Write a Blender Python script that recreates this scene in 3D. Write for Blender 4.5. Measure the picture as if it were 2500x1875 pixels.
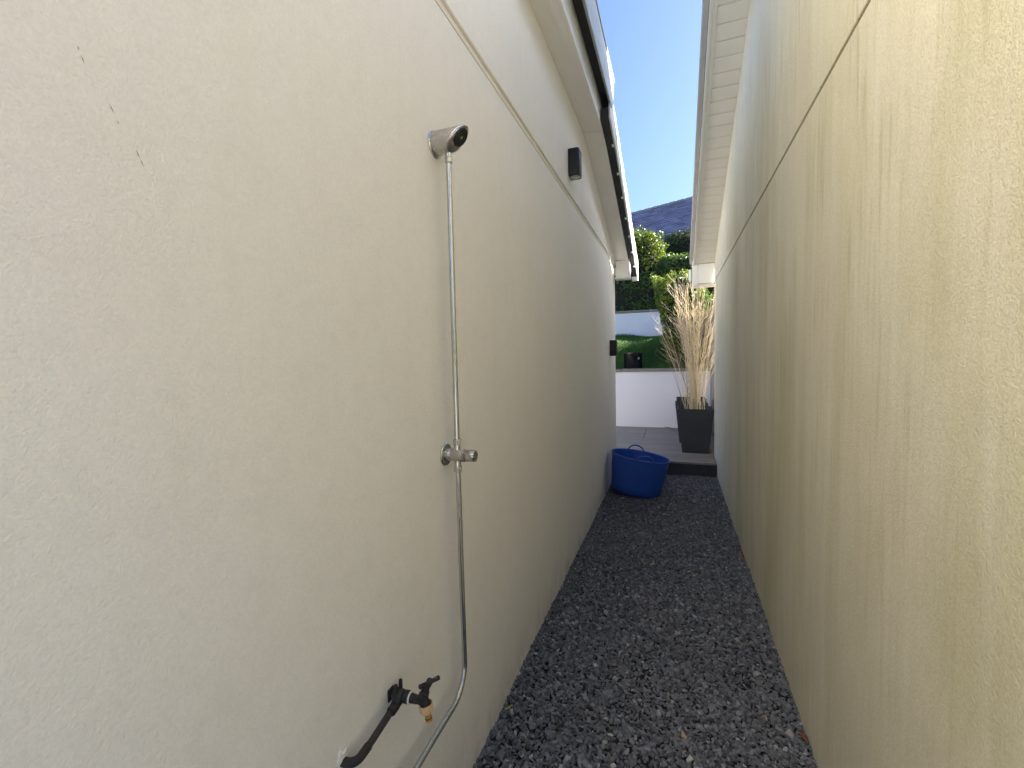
import bpy, bmesh, math, random
import numpy as np
from mathutils import Vector, Matrix

for o in list(bpy.data.objects):
    bpy.data.objects.remove(o)
S = bpy.context.scene
C = S.collection
PI = math.pi
rad = math.radians

# ------------------------------------------------------------------ camera
YAW, PITCH, ROLL, EYE = 0.351478, 0.057614, -0.023019, 1.5
cam_d = bpy.data.cameras.new('camera')
cam_d.sensor_width = 36.0
cam_d.lens = 36.0 * 1083.48 / 2500.0
cam_d.clip_start = 0.02
cam_d.clip_end = 2000.0
cam = bpy.data.objects.new('camera', cam_d)
C.objects.link(cam)
fwd = Vector((-math.sin(YAW) * math.cos(PITCH), math.cos(YAW) * math.cos(PITCH), -math.sin(PITCH)))
rgt = Vector((math.cos(YAW), math.sin(YAW), 0))
upv = rgt.cross(fwd)
r2 = rgt * math.cos(ROLL) + upv * math.sin(ROLL)
u2 = upv * math.cos(ROLL) - rgt * math.sin(ROLL)
m = Matrix((r2, u2, -fwd)).transposed().to_4x4()
m.translation = Vector((0, 0, EYE))
cam.matrix_world = m
S.camera = cam

# ------------------------------------------------------------------ sky and sun
SUN_AZ, SUN_EL = rad(66), rad(26)          # azimuth from +Y towards +X
world = bpy.data.worlds.new('World')
S.world = world
world.use_nodes = True
wn, wl = world.node_tree.nodes, world.node_tree.links
wn.clear()
sky = wn.new('ShaderNodeTexSky')
sky.sky_type = 'NISHITA'
sky.sun_disc = False
sky.sun_elevation = SUN_EL
sky.sun_rotation = SUN_AZ
sky.air_density = 1.0
sky.dust_density = 4.5
sky.ozone_density = 6.0
bg = wn.new('ShaderNodeBackground')
bg.inputs['Strength'].default_value = 0.0445
wo = wn.new('ShaderNodeOutputWorld')
wl.new(sky.outputs[0], bg.inputs[0])
wl.new(bg.outputs[0], wo.inputs[0])
sun_d = bpy.data.lights.new('sun', 'SUN')
sun_d.energy = 5.0
sun_d.angle = rad(0.53)
sun_d.color = (1.0, 0.93, 0.82)
sun = bpy.data.objects.new('sun', sun_d)
C.objects.link(sun)
sun_dir = Vector((math.sin(SUN_AZ) * math.cos(SUN_EL), math.cos(SUN_AZ) * math.cos(SUN_EL), math.sin(SUN_EL)))
sun.rotation_euler = sun_dir.to_track_quat('Z', 'Y').to_euler()
sun.location = (6, 4, 9)

S.view_settings.view_transform = 'Standard'
S.view_settings.look = 'None'
S.view_settings.gamma = 1.0
S.view_settings.exposure = 3.12
S.render.engine = 'CYCLES'
S.cycles.max_bounces = 12
S.cycles.diffuse_bounces = 8
S.cycles.glossy_bounces = 5
S.cycles.use_denoising = True
S.cycles.use_adaptive_sampling = False
S.cycles.use_guiding = True
S.cycles.guiding_training_samples = 64
S.cycles.sample_clamp_indirect = 1.5

# ------------------------------------------------------------------ helpers
WORLD = {}


def base(parent):
    return WORLD.get(parent.name, Vector((0, 0, 0))) if parent else Vector((0, 0, 0))


def thing(name, label, cat, loc=(0, 0, 0), group=None):
    o = bpy.data.objects.new(name, None)
    o.empty_display_size = 0.1
    C.objects.link(o)
    o.location = loc
    WORLD[o.name] = Vector(loc)
    o['label'] = label
    o['category'] = cat
    if group:
        o['group'] = group
    return o


def tag(o, label, cat, group=None):
    o['label'] = label
    o['category'] = cat
    if group:
        o['group'] = group
    return o


class MB:
    def __init__(self):
        self.v, self.f = [], []

    def add(self, vs, fs):
        n = len(self.v)
        self.v += [tuple(p) for p in vs]
        self.f += [tuple(i + n for i in q) for q in fs]
        return self

    def box(self, x0, x1, y0, y1, z0, z1):
        vs = [(x, y, z) for z in (z0, z1) for y in (y0, y1) for x in (x0, x1)]
        return self.add(vs, [(0, 2, 3, 1), (4, 5, 7, 6), (0, 1, 5, 4), (1, 3, 7, 5), (3, 2, 6, 7), (2, 0, 4, 6)])

    def prism(self, poly, a0, a1, axis='x'):
        """extrude polygon (2-D) along axis; poly in the two other axes (order y,z / x,z / x,y)"""
        def P(p, a):
            return {'x': (a, p[0], p[1]), 'y': (p[0], a, p[1]), 'z': (p[0], p[1], a)}[axis]
        n = len(poly)
        vs = [P(p, a0) for p in poly] + [P(p, a1) for p in poly]
        fs = [tuple(range(n))[::-1], tuple(range(n, 2 * n))]
        fs += [(i, (i + 1) % n, n + (i + 1) % n, n + i) for i in range(n)]
        return self.add(vs, fs)

    def rings(self, rings, cap0=True, cap1=True):
        n = len(rings[0])
        vs = [p for r in rings for p in r]
        fs = []
        for k in range(len(rings) - 1):
            for i in range(n):
                j = (i + 1) % n
                fs.append((k * n + i, k * n + j, (k + 1) * n + j, (k + 1) * n + i))
        if cap0:
            fs.append(tuple(range(n))[::-1])
        if cap1:
            fs.append(tuple(range((len(rings) - 1) * n, len(rings) * n)))
        return self.add(vs, fs)

    def tube(self, path, r, n=12, cap=True):
        path = [Vector(p) for p in path]
        rs = r if hasattr(r, '__len__') else [r] * len(path)
        rings = []
        prev = None
        for i, p in enumerate(path):
            a = path[max(i - 1, 0)]
            b = path[min(i + 1, len(path) - 1)]
            t = (b - a).normalized()
            if prev is None:
                u = t.orthogonal().normalized()
            else:
                u = (prev - t * prev.dot(t)).normalized()
            prev = u
            w = t.cross(u)
            rings.append([p + (u * math.cos(2 * PI * k / n) + w * math.sin(2 * PI * k / n)) * rs[i] for k in range(n)])
        return self.rings(rings, cap, cap)

    def lathe(self, prof, origin, axis=(0, 0, 1), n=24, cap0=True, cap1=True):
        """prof: list of (r, t) along the axis from origin"""
        a = Vector(axis).normalized()
        u = a.orthogonal().normalized()
        w = a.cross(u)
        o = Vector(origin)
        rings = [[o + a * t + (u * math.cos(2 * PI * k / n) + w * math.sin(2 * PI * k / n)) * r for k in range(n)] for r, t in prof]
        return self.rings(rings, cap0, cap1)

    def mesh(self, name, mat, off=Vector((0, 0, 0)), smooth=False, bevel=0.0, seg=2):
        me = bpy.data.meshes.new(name)
        me.from_pydata([(p[0] - off[0], p[1] - off[1], p[2] - off[2]) for p in self.v], [], self.f)
        bm = bmesh.new()
        bm.from_mesh(me)
        bmesh.ops.recalc_face_normals(bm, faces=bm.faces)
        if bevel > 0:
            es = [e for e in bm.edges if len(e.link_faces) == 2 and e.calc_face_angle(0) > 0.5]
            bmesh.ops.bevel(bm, geom=es, offset=bevel, segments=seg, affect='EDGES', profile=0.5, clamp_overlap=True)
        bm.to_mesh(me)
        bm.free()
        if smooth:
            for p in me.polygons:
                p.use_smooth = True
            try:
                me.set_sharp_from_angle(angle=rad(38))
            except Exception:
                pass
        me.materials.append(mat)
        return me

    def build(self, name, mat, parent=None, smooth=False, bevel=0.0, seg=2, label=None, kind=None):
        me = self.mesh(name, mat, base(parent), smooth, bevel, seg)
        return link(name, me, parent, label=label, kind=kind)


def link(name, me, parent=None, loc=(0, 0, 0), rot=(0, 0, 0), label=None, kind=None):
    o = bpy.data.objects.new(name, me)
    C.objects.link(o)
    o.location = loc
    o.rotation_euler = rot
    if parent:
        o.parent = parent
        WORLD[o.name] = base(parent) + Vector(loc)
    else:
        WORLD[o.name] = Vector(loc)
    if label:
        o['label'] = label
    if kind:
        o['kind'] = kind
    return o


def struct(o):
    o['kind'] = 'structure'
    return o


def np_mesh(name, v, tris, mat, col=None, smooth=False):
    """fast mesh from numpy arrays of vertices and triangles, optional per-vertex colour"""
    me = bpy.data.meshes.new(name)
    v = np.asarray(v, dtype=np.float32)
    tris = np.asarray(tris, dtype=np.int32)
    me.vertices.add(len(v))
    me.vertices.foreach_set('co', v.ravel())
    me.loops.add(tris.size)
    me.loops.foreach_set('vertex_index', tris.ravel())
    me.polygons.add(len(tris))
    me.polygons.foreach_set('loop_start', np.arange(0, tris.size, 3, dtype=np.int32))
    me.polygons.foreach_set('use_smooth', np.full(len(tris), smooth))
    me.update(calc_edges=True)
    if col is not None:
        a = me.color_attributes.new('tint', 'FLOAT_COLOR', 'POINT')
        c = np.ones((len(v), 4), dtype=np.float32)
        c[:, :3] = col
        a.data.foreach_set('color', c.ravel())
    me.materials.append(mat)
    return me


# ------------------------------------------------------------------ materials
class NT:
    """tiny node-graph helper"""
    def __init__(self, name):
        self.m = bpy.data.materials.new(name)
        self.m.use_nodes = True
        self.t = self.m.node_tree
        self.n, self.l = self.t.nodes, self.t.links
        self.b = self.n['Principled BSDF']
        self.out = self.n['Material Output']

    def node(self, kind, **kw):
        nd = self.n.new(kind)
        for k, v in kw.items():
            setattr(nd, k, v)
        return nd

    def set(self, sock, v):
        if isinstance(v, bpy.types.NodeSocket):
            self.l.new(v, sock)
        else:
            sock.default_value = v

    def pos(self):
        return self.node('ShaderNodeNewGeometry').outputs['Position']

    def obj(self):
        return self.node('ShaderNodeTexCoord').outputs['Object']

    def scaled(self, vec, s):
        mp = self.node('ShaderNodeMapping')
        self.l.new(vec, mp.inputs['Vector'])
        mp.inputs['Scale'].default_value = s if hasattr(s, '__len__') else (s, s, s)
        return mp.outputs[0]

    def noise(self, vec, scale, detail=4, rough=0.55, dist=0.0):
        nd = self.node('ShaderNodeTexNoise')
        self.l.new(vec, nd.inputs['Vector'])
        nd.inputs['Scale'].default_value = scale
        nd.inputs['Detail'].default_value = detail
        nd.inputs['Roughness'].default_value = rough
        nd.inputs['Distortion'].default_value = dist
        return nd.outputs['Fac']

    def math(self, op, a, b=0.0, clamp=False):
        nd = self.node('ShaderNodeMath', operation=op)
        nd.use_clamp = clamp
        self.set(nd.inputs[0], a)
        self.set(nd.inputs[1], b)
        return nd.outputs[0]

    def rng(self, v, a, b, c=0.0, d=1.0, smooth=True):
        nd = self.node('ShaderNodeMapRange')
        nd.interpolation_type = 'SMOOTHSTEP' if smooth else 'LINEAR'
        self.set(nd.inputs[0], v)
        for i, x in enumerate((a, b, c, d)):
            nd.inputs[i + 1].default_value = x
        return nd.outputs[0]

    def mix(self, f, a, b, blend='MIX'):
        nd = self.node('ShaderNodeMix', data_type='RGBA', blend_type=blend)
        self.set(nd.inputs[0], f)
        for i, x in ((6, a), (7, b)):
            if isinstance(x, bpy.types.NodeSocket):
                self.l.new(x, nd.inputs[i])
            else:
                nd.inputs[i].default_value = (*x, 1) if len(x) == 3 else x
        return nd.outputs[2]

    def xyz(self, vec):
        s = self.node('ShaderNodeSeparateXYZ')
        self.l.new(vec, s.inputs[0])
        return s.outputs

    def bump(self, h, dist, strength=1.0, normal=None):
        nd = self.node('ShaderNodeBump')
        nd.inputs['Strength'].default_value = strength
        nd.inputs['Distance'].default_value = dist
        self.l.new(h, nd.inputs['Height'])
        if normal is not None:
            self.l.new(normal, nd.inputs['Normal'])
        return nd.outputs[0]

    def fin(self, col=None, rough=None, metal=None, normal=None, spec=None):
        b = self.b
        if col is not None:
            self.set(b.inputs['Base Color'], (*col, 1) if not isinstance(col, bpy.types.NodeSocket) else col)
        if rough is not None:
            self.set(b.inputs['Roughness'], rough)
        if metal is not None:
            self.set(b.inputs['Metallic'], metal)
        if spec is not None:
            self.set(b.inputs['Specular IOR Level'], spec)
        if normal is not None:
            self.l.new(normal, b.inputs['Normal'])
        return self.m


def plain(name, col, rough=0.6, metal=0.0, var=0.12, scale=8.0, bump=0.0, bscale=60.0, spec=0.5):
    t = NT(name)
    p = t.pos()
    n = t.noise(p, scale, 4)
    lo = tuple(c * (1 - var) for c in col)
    hi = tuple(min(1, c * (1 + var)) for c in col)
    c = t.mix(n, lo, hi)
    r = t.rng(t.noise(p, scale * 2.3, 3), 0.3, 0.7, max(rough - 0.08, 0.02), min(rough + 0.08, 1))
    nm = t.bump(t.noise(p, bscale, 5), bump) if bump else None
    return t.fin(c, r, metal, nm, spec)


def render_wall(name, base_c, mott_c):
    t = NT(name)
    p = t.pos()
    x, y, z = t.xyz(p)
    big = t.noise(p, 1.3, 5, 0.6)
    col = t.mix(t.rng(big, 0.3, 0.72), base_c, mott_c)
    fine = t.noise(p, 26, 5, 0.65)
    col = t.mix(t.math('MULTIPLY', t.rng(fine, 0.42, 0.75), 0.14), col, tuple(c * 0.72 for c in base_c))
    hue = t.noise(p, 0.9, 3, 0.5)
    col = t.mix(t.math('MULTIPLY', t.rng(hue, 0.42, 0.68), 0.5), col, tuple(c * v for c, v in zip(base_c, (0.97, 0.935, 0.93))))
    # sand grain: stipple shading put into the colour as darker specks
    g1 = t.noise(p, 250, 2, 0.6)
    g2 = t.noise(p, 120, 2, 0.5)
    gr = t.math('ADD', t.math('MULTIPLY', g1, 0.6), t.math('MULTIPLY', g2, 0.4))
    col = t.mix(t.math('MULTIPLY', t.rng(gr, 0.36, 0.66), 0.20), col, tuple(c * 0.70 for c in base_c))
    # faint rain wash below the bead
    wash = t.noise(t.scaled(p, (1, 9, 0.5)), 1.6, 4)
    col = t.mix(t.math('MULTIPLY', t.rng(wash, 0.5, 0.75), 0.12), col, tuple(c * v for c, v in zip(base_c, (0.80, 0.78, 0.70))))
    spl = t.math('MULTIPLY', t.rng(z, 0.26, 0.0), t.rng(t.noise(t.scaled(p, (1, 5, 2)), 2.2, 5, 0.6), 0.35, 0.7))
    col = t.mix(t.math('MULTIPLY', spl, 0.45), col, (0.50, 0.44, 0.34))
    n1 = t.bump(t.noise(p, 2.6, 3, 0.5), 0.025, 0.5)
    n2 = t.bump(gr, 0.0020, 1.0, n1)
    return t.fin(col, 0.88, 0, n2, 0.25)


def stained_wall(name):
    t = NT(name)
    p = t.pos()
    x, y, z = t.xyz(p)
    clean = (0.89, 0.86, 0.775)
    big = t.noise(p, 1.1, 5, 0.6)
    col = t.mix(t.rng(big, 0.3, 0.7), clean, (0.80, 0.77, 0.69))
    # rain streaks: noise stretched down the wall
    s1 = t.noise(t.scaled(p, (1, 5, 0.35)), 2.0, 5, 0.6)
    s2 = t.noise(t.scaled(p, (1, 24, 1.5)), 1.7, 6, 0.66)
    s3 = t.noise(t.scaled(p, (1, 1.6, 0.45)), 1.3, 4, 0.55)
    msk = t.noise(t.scaled(p, (1, 2.6, 1.5)), 1.3, 4, 0.55)
    # algae grows where the wall stays wet: below the joint, thinning under the soffit and at the far corner
    zone = t.math('MULTIPLY', t.rng(z, 3.9, 2.5, 0.15, 1.0), t.rng(y, 6.6, 3.3, 0.40, 1.0))  # upper near end also darkened to offset the bright bounce there
    zone2 = t.math('MULTIPLY', t.rng(z, 4.1, 2.7, 0.15, 1.0), t.rng(y, 6.5, 4.0, 0.35, 1.0))
    f1 = t.math('MULTIPLY', zone, t.rng(t.math('ADD', t.math('MULTIPLY', s1, 0.4), t.math('MULTIPLY', s3, 0.6)), 0.28, 0.64, 0.58, 1.0))
    col = t.mix(t.math('MULTIPLY', f1, 0.76), col, (0.50, 0.445, 0.275))
    f2 = t.math('MULTIPLY', t.math('MULTIPLY', zone2, t.rng(s2, 0.47, 0.72)), t.rng(msk, 0.34, 0.60))
    col = t.mix(t.math('MULTIPLY', t.math('MULTIPLY', f2, t.rng(z, 0.4, 2.1, 0.30, 1.0)), 0.60), col, (0.38, 0.345, 0.18))
    f3 = t.math('MULTIPLY', t.math('MULTIPLY', zone, t.rng(s3, 0.48, 0.68)), t.rng(z, 2.5, 2.2))
    col = t.mix(t.math('MULTIPLY', f3, 0.34), col, (0.42, 0.41, 0.20))
    # a few sharp dark runs
    s4 = t.noise(t.scaled(p, (1, 60, 1.6)), 1.2, 3, 0.5)
    f4 = t.math('MULTIPLY', t.rng(s4, 0.66, 0.76), t.rng(t.noise(p, 2.3, 2), 0.48, 0.62))
    col = t.mix(t.math('MULTIPLY', f4, 0.28), col, (0.20, 0.19, 0.12))
    g1 = t.noise(p, 260, 2, 0.6)
    g2 = t.noise(p, 130, 2, 0.5)
    gr = t.math('ADD', t.math('MULTIPLY', g1, 0.55), t.math('MULTIPLY', g2, 0.45))
    col = t.mix(t.math('MULTIPLY', t.rng(gr, 0.36, 0.66), 0.32), col, t.mix(1.0, col, (0.60, 0.58, 0.50), 'MULTIPLY'))  # grain of the relief shaded in the colour as well
    n1 = t.bump(t.noise(p, 3.0, 3), 0.02, 0.4)
    n2 = t.bump(gr, 0.0022, 1.0, n1)
    return t.fin(col, 0.9, 0, n2, 0.2)


def tinted(name, rough=0.7, spec=0.4, bump=0.0, bscale=90, translucent=0.0, mult=None):
    """colour from the 'tint' attribute of the mesh"""
    t = NT(name)
    a = t.node('ShaderNodeAttribute')
    a.attribute_name = 'tint'
    col = a.outputs['Color']
    p = t.pos()
    n = t.noise(p, bscale, 4, 0.6)
    col = t.mix(t.math('MULTIPLY', t.rng(n, 0.35, 0.75), 0.5), col, t.mix(1.0, col, (0.45, 0.45, 0.45), 'MULTIPLY'))
    nm = t.bump(n, bump) if bump else None
    t.fin(col, rough, 0, nm, spec)
    if translucent:
        tr = t.node('ShaderNodeBsdfTranslucent')
        t.l.new(t.mix(1.0, col, (1.3, 1.25, 0.5, 1), 'MULTIPLY'), tr.inputs['Color'])
        mx = t.node('ShaderNodeMixShader')
        mx.inputs[0].default_value = translucent
        t.l.new(t.b.outputs[0], mx.inputs[1])
        t.l.new(tr.outputs[0], mx.inputs[2])
        t.l.new(mx.outputs[0], t.out.inputs[0])
    return t.m


def wood(name, c0, c1, axis=(1, 1, 1), scale=6.0, rough=0.8, bump=0.0015):
    t = NT(name)
    p = t.pos()
    q = t.scaled(p, axis)
    g = t.noise(q, scale, 6, 0.65, 0.6)
    oi = t.node('ShaderNodeObjectInfo').outputs['Random']
    col = t.mix(t.rng(g, 0.3, 0.72), c0, c1)
    col = t.mix(t.math('MULTIPLY', oi, 0.35), col, tuple(c * 0.72 for c in c0))
    st = t.noise(p, 2.4, 4)
    col = t.mix(t.math('MULTIPLY', t.rng(st, 0.55, 0.75), 0.3), col, tuple(c * 0.6 for c in c0))
    return t.fin(col, rough, 0, t.bump(g, bump), 0.3)


M = {}
M['render_left'] = render_wall('cream_render', (0.89, 0.868, 0.815), (0.86, 0.835, 0.775))
M['render_right'] = stained_wall('stained_render')
M['render_garden'] = plain('white_garden_render', (0.70, 0.715, 0.80), 0.9, 0, 0.06, 1.5, 0.003, 90, 0.2)
M['upvc'] = plain('white_plastic_trim', (0.86, 0.86, 0.84), 0.38, 0, 0.05, 3.0)
M['soffit_board'] = plain('off_white_soffit_plastic', (0.76, 0.74, 0.70), 0.5, 0, 0.06, 5.0)
M['soffit_left'] = plain('white_soffit', (0.84, 0.83, 0.80), 0.5, 0, 0.05, 3.0)
M['verge_grey'] = plain('grey_verge', (0.40, 0.385, 0.37), 0.7, 0, 0.2, 6.0, 0.001)
M['slate_dark'] = plain('dark_slate', (0.022, 0.025, 0.030), 0.6, 0, 0.25, 9.0, 0.001)
M['verge_pale'] = plain('pale_verge_cap', (0.62, 0.62, 0.60), 0.5, 0, 0.1, 7.0)
M['roof_trim'] = plain('grey_roof_trim', (0.34, 0.37, 0.37), 0.45, 0, 0.15, 6.0)
M['felt'] = plain('roof_felt', (0.06, 0.06, 0.065), 0.9)
M['chrome'] = plain('chrome', (0.55, 0.57, 0.59), 0.12, 1.0, 0.06, 40.0)
M['steel_dull'] = plain('dulled_chrome', (0.50, 0.495, 0.48), 0.30, 1.0, 0.14, 25.0)
M['nozzle'] = plain('black_rubber', (0.012, 0.012, 0.013), 0.45)
M['black_metal'] = plain('black_powder_coat', (0.006, 0.007, 0.008), 0.5, 0, 0.2, 12.0, 0.0003, 300)
M['lens'] = plain('frosted_glass', (0.5, 0.5, 0.5), 0.3)
M['tap_black'] = plain('blackened_brass', (0.018, 0.017, 0.018), 0.6, 0, 0.45, 60.0, 0.0006, 160)
M['tap_pipe'] = plain('dark_painted_pipe', (0.030, 0.024, 0.024), 0.6, 0, 0.6, 45.0, 0.0006, 140)
M['ptfe'] = plain('white_tape', (0.7, 0.7, 0.68), 0.6)
M['brass_pale'] = plain('pale_gold_plastic', (0.60, 0.42, 0.22), 0.45, 0, 0.12, 60.0)
M['brass'] = plain('yellow_brass', (0.55, 0.29, 0.05), 0.35, 0.3, 0.15, 60.0)
M['filler'] = plain('white_filler', (0.85, 0.85, 0.83), 0.9, 0, 0.1, 40, 0.002, 90)
M['scuff'] = plain('dark_scuff', (0.22, 0.19, 0.14), 0.9)
M['tub'] = plain('blue_rubber', (0.020, 0.085, 0.42), 0.42, 0, 0.08, 5.0, 0.0004, 120)
M['planter'] = plain('charcoal_planter', (0.040, 0.046, 0.060), 0.62, 0, 0.18, 7.0, 0.001, 90)
M['soil'] = plain('soil', (0.03, 0.024, 0.018), 0.95, 0, 0.4, 30, 0.01, 60)
M['stem'] = plain('dry_stem', (0.70, 0.61, 0.46), 0.8, 0, 0.30, 14.0)
M['twig'] = plain('brown_twig', (0.26, 0.20, 0.14), 0.8, 0, 0.30, 14.0)
M['deck'] = wood('grey_decking', (0.235, 0.205, 0.19), (0.34, 0.305, 0.285), (0.6, 10, 4), 5.0, 0.75, 0.002)
M['riser'] = plain('dark_grooved_riser', (0.055, 0.060, 0.072), 0.7, 0, 0.2, 8.0)
M['fence'] = wood('weathered_fence', (0.34, 0.29, 0.22), (0.46, 0.41, 0.34), (8, 8, 0.5), 6.0, 0.9, 0.002)
M['coping'] = plain('grey_coping', (0.20, 0.185, 0.16), 0.85, 0, 0.25, 9.0, 0.003, 60)
M['gloss_black'] = plain('glossy_black', (0.07, 0.07, 0.075), 0.05, 0.9, 0.2, 6.0)
M['badge'] = plain('grey_badge', (0.30, 0.29, 0.28), 0.4)
M['stone'] = tinted('slate_gravel', 0.72, 0.35, 0.0012, 150)
M['leaf'] = tinted('hedge_leaf', 0.42, 0.45, 0, 60, 0.22)
M['grass'] = tinted('grass_blade', 0.55, 0.3, 0, 60, 0.15)
M['core'] = plain('shade_core', (0.012, 0.015, 0.009), 0.95, 0, 0.5, 6.0, 0.03, 14)
M['bark'] = plain('hedge_bark', (0.10, 0.075, 0.05), 0.9, 0, 0.3, 20.0)
M['earth'] = plain('dark_earth', (0.06, 0.055, 0.045), 0.95, 0, 0.3, 3.0, 0.01, 20)
M['lawn'] = plain('lawn_soil', (0.03, 0.075, 0.018), 0.95, 0, 0.35, 4.0, 0.02, 30)
M['bounce_paving'] = plain('grey_bounce_paving', (0.17, 0.16, 0.15), 0.85, 0, 0.12, 1.5, 0.002, 60)
M['gravel_bed'] = plain('gravel_bed', (0.018, 0.019, 0.022), 0.95, 0, 0.4, 40, 0.008, 60)
M['slate_roof'] = tinted('slate_roof', 0.55, 0.5, 0.004, 20)
M['brickwork'] = plain('house_render', (0.55, 0.53, 0.50), 0.9)
M['glass'] = plain('roof_glass', (0.30, 0.40, 0.52), 0.08)
M['dead_leaf'] = plain('dead_leaf', (0.30, 0.10, 0.02), 0.7, 0, 0.3, 80)
M['green_leaf'] = plain('yellow_green_leaf', (0.32, 0.33, 0.06), 0.6, 0, 0.2, 80)

XL, XR = -0.699, 0.483

# ------------------------------------------------------------------ setting: ground, paving, terraces
struct(MB().box(-400, 400, -400, 400, -1.0, -0.06).build('ground', M['earth']))
struct(MB().box(XL - 0.05, XR + 0.05, -1.3, 5.86, -0.055, -0.012).build('gravel_bed', M['gravel_bed']))
pv = MB()
struct(MB().box(-14, 14, -22, -1.3, -0.055, 0.004).build('bounce_paving', M['bounce_paving']))  # unseen, added behind the camera to bounce sunlight into the passage


RIDGE, YF = 3.28, -0.24      # right house: ridge line and near corner, unseen end shaped to admit sunlight


def soffit_r(y):      # underside of the right house's sloping verge
    top = 2.64 + 0.43 * (6.33 - RIDGE)
    return top - 0.43 * (y - RIDGE) if y > RIDGE else top - 0.43 * (RIDGE - y)


def soffit_l(y):      # underside of the left house's verge: level, then falling
    return 3.295 if y < 3.68 else 3.295 - 0.310 * (y - 3.68)


# ------------------------------------------------------------------ left house
LH = thing('rendered_house', 'cream rendered house wall on the left carrying the outdoor shower', 'house', (XL, 2, 0))
YL = 5.735
w = MB().prism([(-2.2, -0.1), (YL, -0.1), (YL, 2.628), (-2.2, 2.628)], -7.0, XL).build('wall', M['render_left'], LH, bevel=0.012, seg=3)
MB().prism([(-2.19, 2.62), (YL - .006, 2.62), (YL - .006, 2.66), (-2.19, 2.66)], -6.99, XL + 0.003).build('movement_joint', M['render_left'], LH)
MB().prism([(-2.2, 2.640), (YL + .004, 2.640), (YL + .004, soffit_l(YL) + .06), (3.68, 3.355), (-2.2, 3.355)], -7.0, XL + 0.015).build('upper_wall', M['render_left'], LH, bevel=0.006)
# soffit (two runs), bargeboard, box end
sx0, sx1 = XL + 0.0155, -0.545
t = 0.012
MB().prism([(-2.3, 3.295), (3.675, 3.295), (3.675, 3.307), (-2.3, 3.307)], sx0, sx1).build('soffit', M['soffit_left'], LH, bevel=0.001)
ye = 5.68
MB().prism([(3.683, 3.294), (ye, soffit_l(ye)), (ye, soffit_l(ye) + t), (3.683, 3.306)], sx0, sx1).build('soffit', M['soffit_left'], LH, bevel=0.001)
# raised strip along the outer third of the soffit
MB().prism([(-2.3, 3.287), (3.672, 3.287), (3.672, 3.2945), (-2.3, 3.2945)], -0.590, sx1).build('soffit_strip', M['soffit_left'], LH)
MB().prism([(3.686, 3.2855), (ye, soffit_l(ye) - .008), (ye, soffit_l(ye) - .0005), (3.686, 3.293)], -0.590, sx1).build('soffit_strip', M['soffit_left'], LH)
MB().prism([(-2.35, 3.281), (3.68, 3.281), (3.72, 3.47), (-2.35, 3.47)], sx1 + .001, -0.527).build('bargeboard', M['upvc'], LH, bevel=0.003)
MB().prism([(3.684, 3.280), (5.80, soffit_l(5.80) - .014), (5.80, soffit_l(5.80) + .12), (3.724, 3.43)], sx1 + .001, -0.527).build('bargeboard', M['upvc'], LH, bevel=0.003)
MB().prism([(5.683, 2.475), (5.80, 2.475), (5.80, 2.66), (5.683, 2.675)], XL + .0155, -0.527).build('box_end', M['upvc'], LH, bevel=0.003)
MB().box(XL + .004, -0.512, 5.672, 5.815, 2.452, 2.474).build('box_end_trim', M['upvc'], LH, bevel=0.004)
MB().box(-0.5265, -0.512, 5.66, 5.815, 2.4745, 2.80).build('box_end_trim', M['upvc'], LH, bevel=0.004)
# flat roof with deep grey edge trim over the level part
MB().prism([(-2.5, 3.472), (3.70, 3.472), (3.70, 3.60), (-2.5, 3.60)], -7.0, -0.462).build('roof_deck', M['felt'], LH)
MB().prism([(-2.5, 3.405), (3.60, 3.405), (3.66, 3.445), (3.72, 3.66), (-2.5, 3.66)], -0.4615, -0.446).build('roof_edge_trim', M['roof_trim'], LH, bevel=0.004)
MB().box(-7.0, -0.440, -2.5, 3.73, 3.661, 3.673).build('roof_edge_drip', M['roof_trim'], LH, bevel=0.003)
# sloping tiled part: solid deck, one slab per course, one verge cap per course
th = math.atan(0.310)


def rk(y, d):   # point on the sloping roof: distance d above the soffit line (vertical)
    return (y, soffit_l(y) + d)


MB().prism([rk(3.70, .10), rk(6.05, .10), rk(6.05, .15), rk(3.70, .15)], -7.0, -0.53).build('roof_deck', M['felt'], LH)
edges = [3.52 + 0.331 * k for k in range(9)]
for k in range(8):
    a, b = edges[k], edges[k + 1]
    MB().prism([rk(a - .05, .175), rk(b, .185), rk(b, .215), rk(a - .05, .19)], -7.0, -0.505).build('tile_course', M['slate_dark'], LH)
    # dark underside of the overhanging tile
    MB().prism([rk(a + .005, .002), rk(b - .003, -.006), rk(b - .003, .09), rk(a + .005, .085)], -0.5265, -0.466).build('verge_slate', M['slate_dark'], LH, bevel=0.002)
    # pale cap: side face and top lip
    cp = MB().prism([rk(a + .01, .006), rk(b + .03, -.010), rk(b + .055, .07), rk(b + .03, .245), rk(a + .01, .215)], -0.465, -0.452)
    cp.build('verge_cap', M['verge_pale'], LH, bevel=0.003)
    MB().box(-0.480, -0.464, b - .03, b - .008, soffit_l(b) - .022, soffit_l(b) - .004).build('verge_clip', M['upvc'], LH, bevel=0.003)
MB().box(-0.526, -0.450, 6.11, 6.22, soffit_l(6.14) - .04, soffit_l(6.14) + .03).build('eaves_closer', M['upvc'], LH, bevel=0.006)
g = MB().lathe([(0.055, 0), (0.055, 6.4)], (-0.52, 6.19, 2.64), (-1, 0, 0), 16)
g.build('gutter', M['upvc'], LH, smooth=True)
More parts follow.
